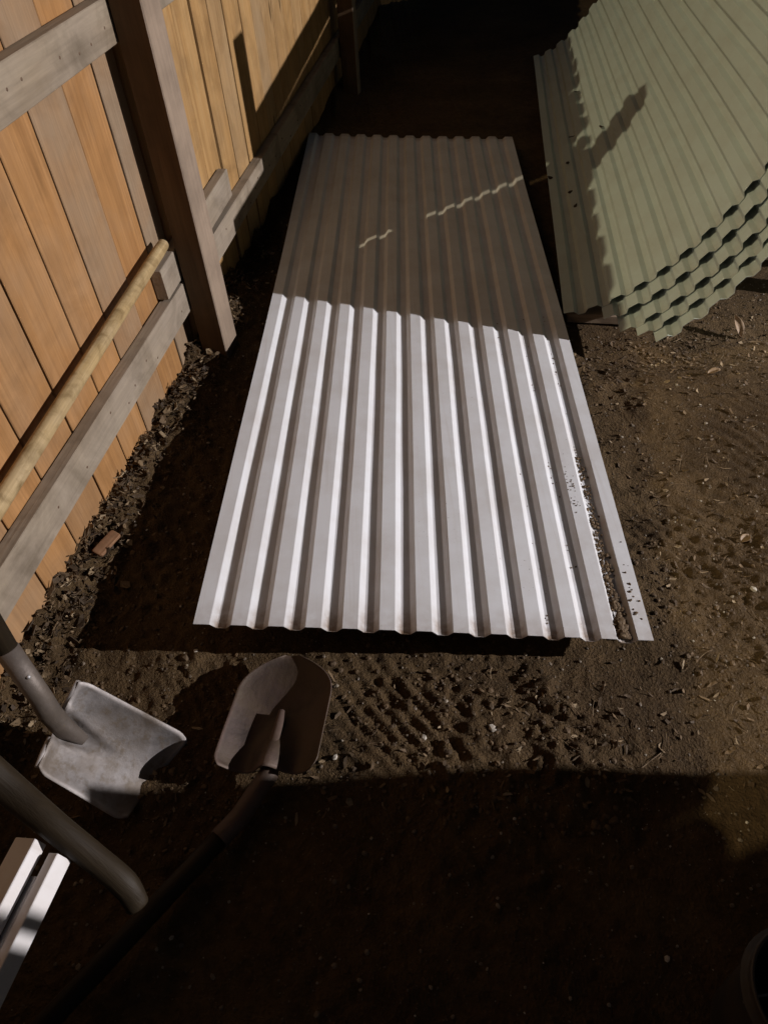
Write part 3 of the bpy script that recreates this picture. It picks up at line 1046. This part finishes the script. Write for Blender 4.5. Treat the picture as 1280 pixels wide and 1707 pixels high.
# straw
V, Fc, sh_ = [], [], []
for k in range(150):
    x, y = random.uniform(.2, 1.5), random.uniform(.5, 2.0)
    if x < .62 and y > .8: continue
    a_ = random.random()*6.28; L = random.uniform(.02, .07); bend = random.uniform(-.5, .5)
    pts = []
    for i in range(5):
        s = i/4; pts.append((x + math.cos(a_ + bend*s)*L*s, y + math.sin(a_ + bend*s)*L*s))
    b0 = len(V)
    for (px, py) in pts:
        zz = gz(px, py) + .003 + random.uniform(0, .003)
        for q_ in range(3):
            t_ = 2.09*q_ + a_
            V.append((px + .0007*math.cos(t_), py + .0007*math.sin(t_), zz + .0007*math.sin(t_*1.7))); sh_.append(.6 + .4*random.random())
    for i in range(4):
        for q_ in range(3): Fc.append((b0+i*3+q_, b0+i*3+(q_+1) % 3, b0+i*3+3+(q_+1) % 3, b0+i*3+3+q_))
st = mesh_obj('dry_straw', V, Fc, M_litter)
add_attr(st, 'shade', sh_)
tag(st, 'thin bits of dry straw lying on the dirt', kind='stuff')

lf = chips('leaf_scraps', [stack_pt(l, s_, .011) for l, s_ in STACK_BITS], [.013]*7, [.002]*7, M_litter, [.02]*7, .5, 6, .5)
tag(lf, 'dark dead leaf scraps lying on the left side of the topmost green sheet', kind='stuff')
# earth spilled in the last valley of the white sheet and specks on its ribs
pts, ss = [], []
for k in range(700):
    l = .003 + .20*random.random()**2.2
    a0 = (11*PITCHW + .60*PITCHW)/Wd
    a_ = a0 + random.gauss(0, .0105)*(1 - l*1.5)
    s = random.uniform(.0018, .0040) + .0050*random.random()**3*(1 - l*4 if l < .25 else 0)
    pts.append(sheet_pt(a_, l, -.0125 + s*.4 + max(0, .010*(1 - abs(a_-a0)/.02))*(1 - l/.25))); ss.append(s)
for k in range(16):
    l = .015 + abs(random.gauss(0, .04)); a_ = 1 - .018 - random.gauss(0, .008)
    if a_ > .998: continue
    s = random.uniform(.001, .004); pts.append(sheet_pt(a_, l, s*.3)); ss.append(s)
for k in range(110):
    rib = random.choice([9, 10, 10, 11, 11, 11]); l = random.uniform(.0, .45)
    a_ = (rib*PITCHW + .60*PITCHW + random.gauss(0, .006))/Wd
    s = random.uniform(.0008, .0028); pts.append(sheet_pt(a_, l, -.0125 + s*.5)); ss.append(s)
for k in range(36):
    l = random.gauss(.16, .02); a_ = (11*PITCHW + random.uniform(.0, .3)*PITCHW)/Wd
    s = random.uniform(.0008, .0026); pts.append(sheet_pt(a_, l, s*.4)); ss.append(s)
sd = lumps('spilled_earth', pts, ss, M_litter, .42 + rng.random(len(pts))*.38)
tag(sd, 'dark earth spilled in the right-hand valleys of the white sheet', kind='stuff')


# single pieces one can point to
def curled_leaf(name, p, L, Wf, yaw, tilt, label, shade=.8):
    nu, nv = 10, 7
    P = np.zeros((nu, nv, 3))
    fr = Matrix.Translation(p) @ Matrix.Rotation(yaw, 4, 'Z') @ Matrix.Rotation(-tilt, 4, 'Y')
    for i in range(nu):
        u = i/(nu-1); w_ = Wf*(.06 + math.sin(math.pi*min(1, u*1.02))**.8)
        for j in range(nv):
            t_ = 2*j/(nv-1)-1
            P[i, j] = fr @ Vector((L*u, w_*t_*.5, .35*Wf*t_*t_ + .10*L*math.sin(u*3)))
    Nn = grid_normals(P)
    V, Fc = sheet_solid(P, Nn, .0006)
    o = mesh_obj(name, V, Fc, M_leaf, smooth=True)
    add_attr(o, 'shade', np.full(len(V), shade))
    tag(o, label, 'leaf', 'dry leaves lying about')
    return o


curled_leaf('dry_leaf', gpt(1.175, 1.93, .002), .075, .03, 1.9, .75, 'curled tan dry leaf standing up in the dirt beside the green stack', 1.0)
curled_leaf('dry_leaf', gpt(.86, 1.10, .004), .030, .02, .6, .1, 'small pale dry leaf flat on the dirt right of the white sheet', .9)
curled_leaf('dry_leaf', gpt(.99, 1.72, .004), .040, .02, .2, .15, 'narrow tan dry leaf flat on the dirt in front of the green stack', .9)
for (x, y, s, lab) in ((.185, .652, .0085, 'pale stone in the lit strip of dirt below the white sheet, largest there'),
                       (.048, .645, .0065, 'small upright pale stone in the tread marks'),
                       (-.128, .617, .0075, 'small white stone just right of the brown shovel blade'),
                       (.83, .955, .0075, 'rounded pale stone on the open dirt at the right')):
    o = lumps('stone', [gpt(x, y, s*.3)], [s], M_pebble, [1.0])
    o.data.materials[0] = M_pebble
    tag(o, lab, 'stone', 'single pale stones')
w0 = gpt(-.70, 1.150, .022); w1 = gpt(-.665, 1.215, .030)
o = beam('wood_scrap', w0, w1, .030, .010, (.3, 0, 1), M_scrap, None, cham=.003, seg=3, wob=.003, tone=.1)
tag(o, 'reddish brown broken scrap of wood on the litter at the fence foot', 'wood scrap')

# ------------------------------------------------------------------ out of frame: crate and cabinet added to shade the foreground, lamps
cx0, cx1, cy0, cy1, ch_ = 1.62, 2.30, -.95, .418, .83
crate = thing('shade_crate', ((cx0+cx1)/2, (cy0+cy1)/2, 0))
tag(crate, 'unseen planked crate added right of the view to shade the foreground', 'crate')
beam('inner_box', ((cx0+cx1)/2, cy0+.03, ch_/2 - .02), ((cx0+cx1)/2, cy1-.03, ch_/2 - .02), cx1-cx0-.06, ch_-.06, Z, M_timber, crate, tone=.5)
for k in range(5):
    z0 = .083 + k*.165
    for xx in (cx0+.012, cx1-.012):
        beam('plank', (xx, cy0, z0), (xx, cy1, z0), .155, .02, (1, 0, 0), M_timber, crate, seg=3, tone=.5)
    for yy in (cy0+.012, cy1-.012):
        beam('plank', (cx0+.024, yy, z0), (cx1-.024, yy, z0), .155, .018, (0, 1, 0), M_timber, crate, seg=3, tone=.5)
for k in range(5):
    xx = cx0 + .075 + k*.132
    beam('plank', (xx, cy0, ch_), (xx, cy1, ch_), .125, .02, Z, M_timber, crate, seg=3, tone=.5)

for (y0, y1, lab) in ((-.90, .214, 'unseen tall dark cabinet added on the crate to shade the foreground'), (.2265, .243, 'unseen upright plank added on the crate to shape the light on the trims')):
    hc = 1.15 if y0 < 0 else .30  # unseen blockers added to shade the trims and cut bounce off the fence
    o = beam('shade_cabinet' if y0 < 0 else 'shade_plank', (1.70, y0, ch_ + .011 + hc/2), (1.70, y1, ch_ + .011 + hc/2), .12 if y0 < 0 else .10, hc, Z, M_black if y0 < 0 else M_timber, None, cham=.002)
    tag(o, lab, 'cabinet' if y0 < 0 else 'plank')

lamp = thing('floodlight', (6.72, .06, 0))
tag(lamp, 'floodlight on a steel pole at the far right side of the yard', 'floodlight')
tube('pole', [(6.72, .06, -.05), (6.72, .06, 2.15)], .03, M_galv, lamp, 16, up=(0, 1, 0))
aim = (Vector((-0.3, 1.45, 0.3)) - LAMP_A).normalized()
beam('housing', LAMP_A - aim*.10, LAMP_A - aim*.022, .22, .16, Z, M_black, lamp, cham=.01)
me_, nt_, b_ = new_mat('lit_lamp_glass')
b_.inputs['Base Color'].default_value = (.8, .8, .8, 1)
b_.inputs['Emission Color'].default_value = (1, .95, .9, 1); b_.inputs['Emission Strength'].default_value = 4.0
beam('lens', LAMP_A - aim*.021, LAMP_A - aim*.016, .19, .13, Z, me_, lamp, cham=.001)
street = thing('street_lamp', (-5.9, -1.2, 0))
tag(street, 'tall steel street lamp standing beyond the wooden fence', 'street lamp')
tube('pole', [(-5.9, -1.2, -.1), (-5.9, -1.2, 3), (-5.9, -1.2, 6.2), (-5.75, -1.2, 6.55), (-5.05, -1.2, 6.62)], [.09, .075, .06, .05, .04], M_galv, street, 14, up=(0, 1, 0))
beam('lamp_head', (-5.15, -1.2, 6.60), (-4.5, -1.2, 6.60), .22, .12, Z, M_galv, street, cham=.03)
beam('lens', (-4.98, -1.2, 6.52), (-4.62, -1.2, 6.52), .16, .03, Z, me_, street, cham=.006)
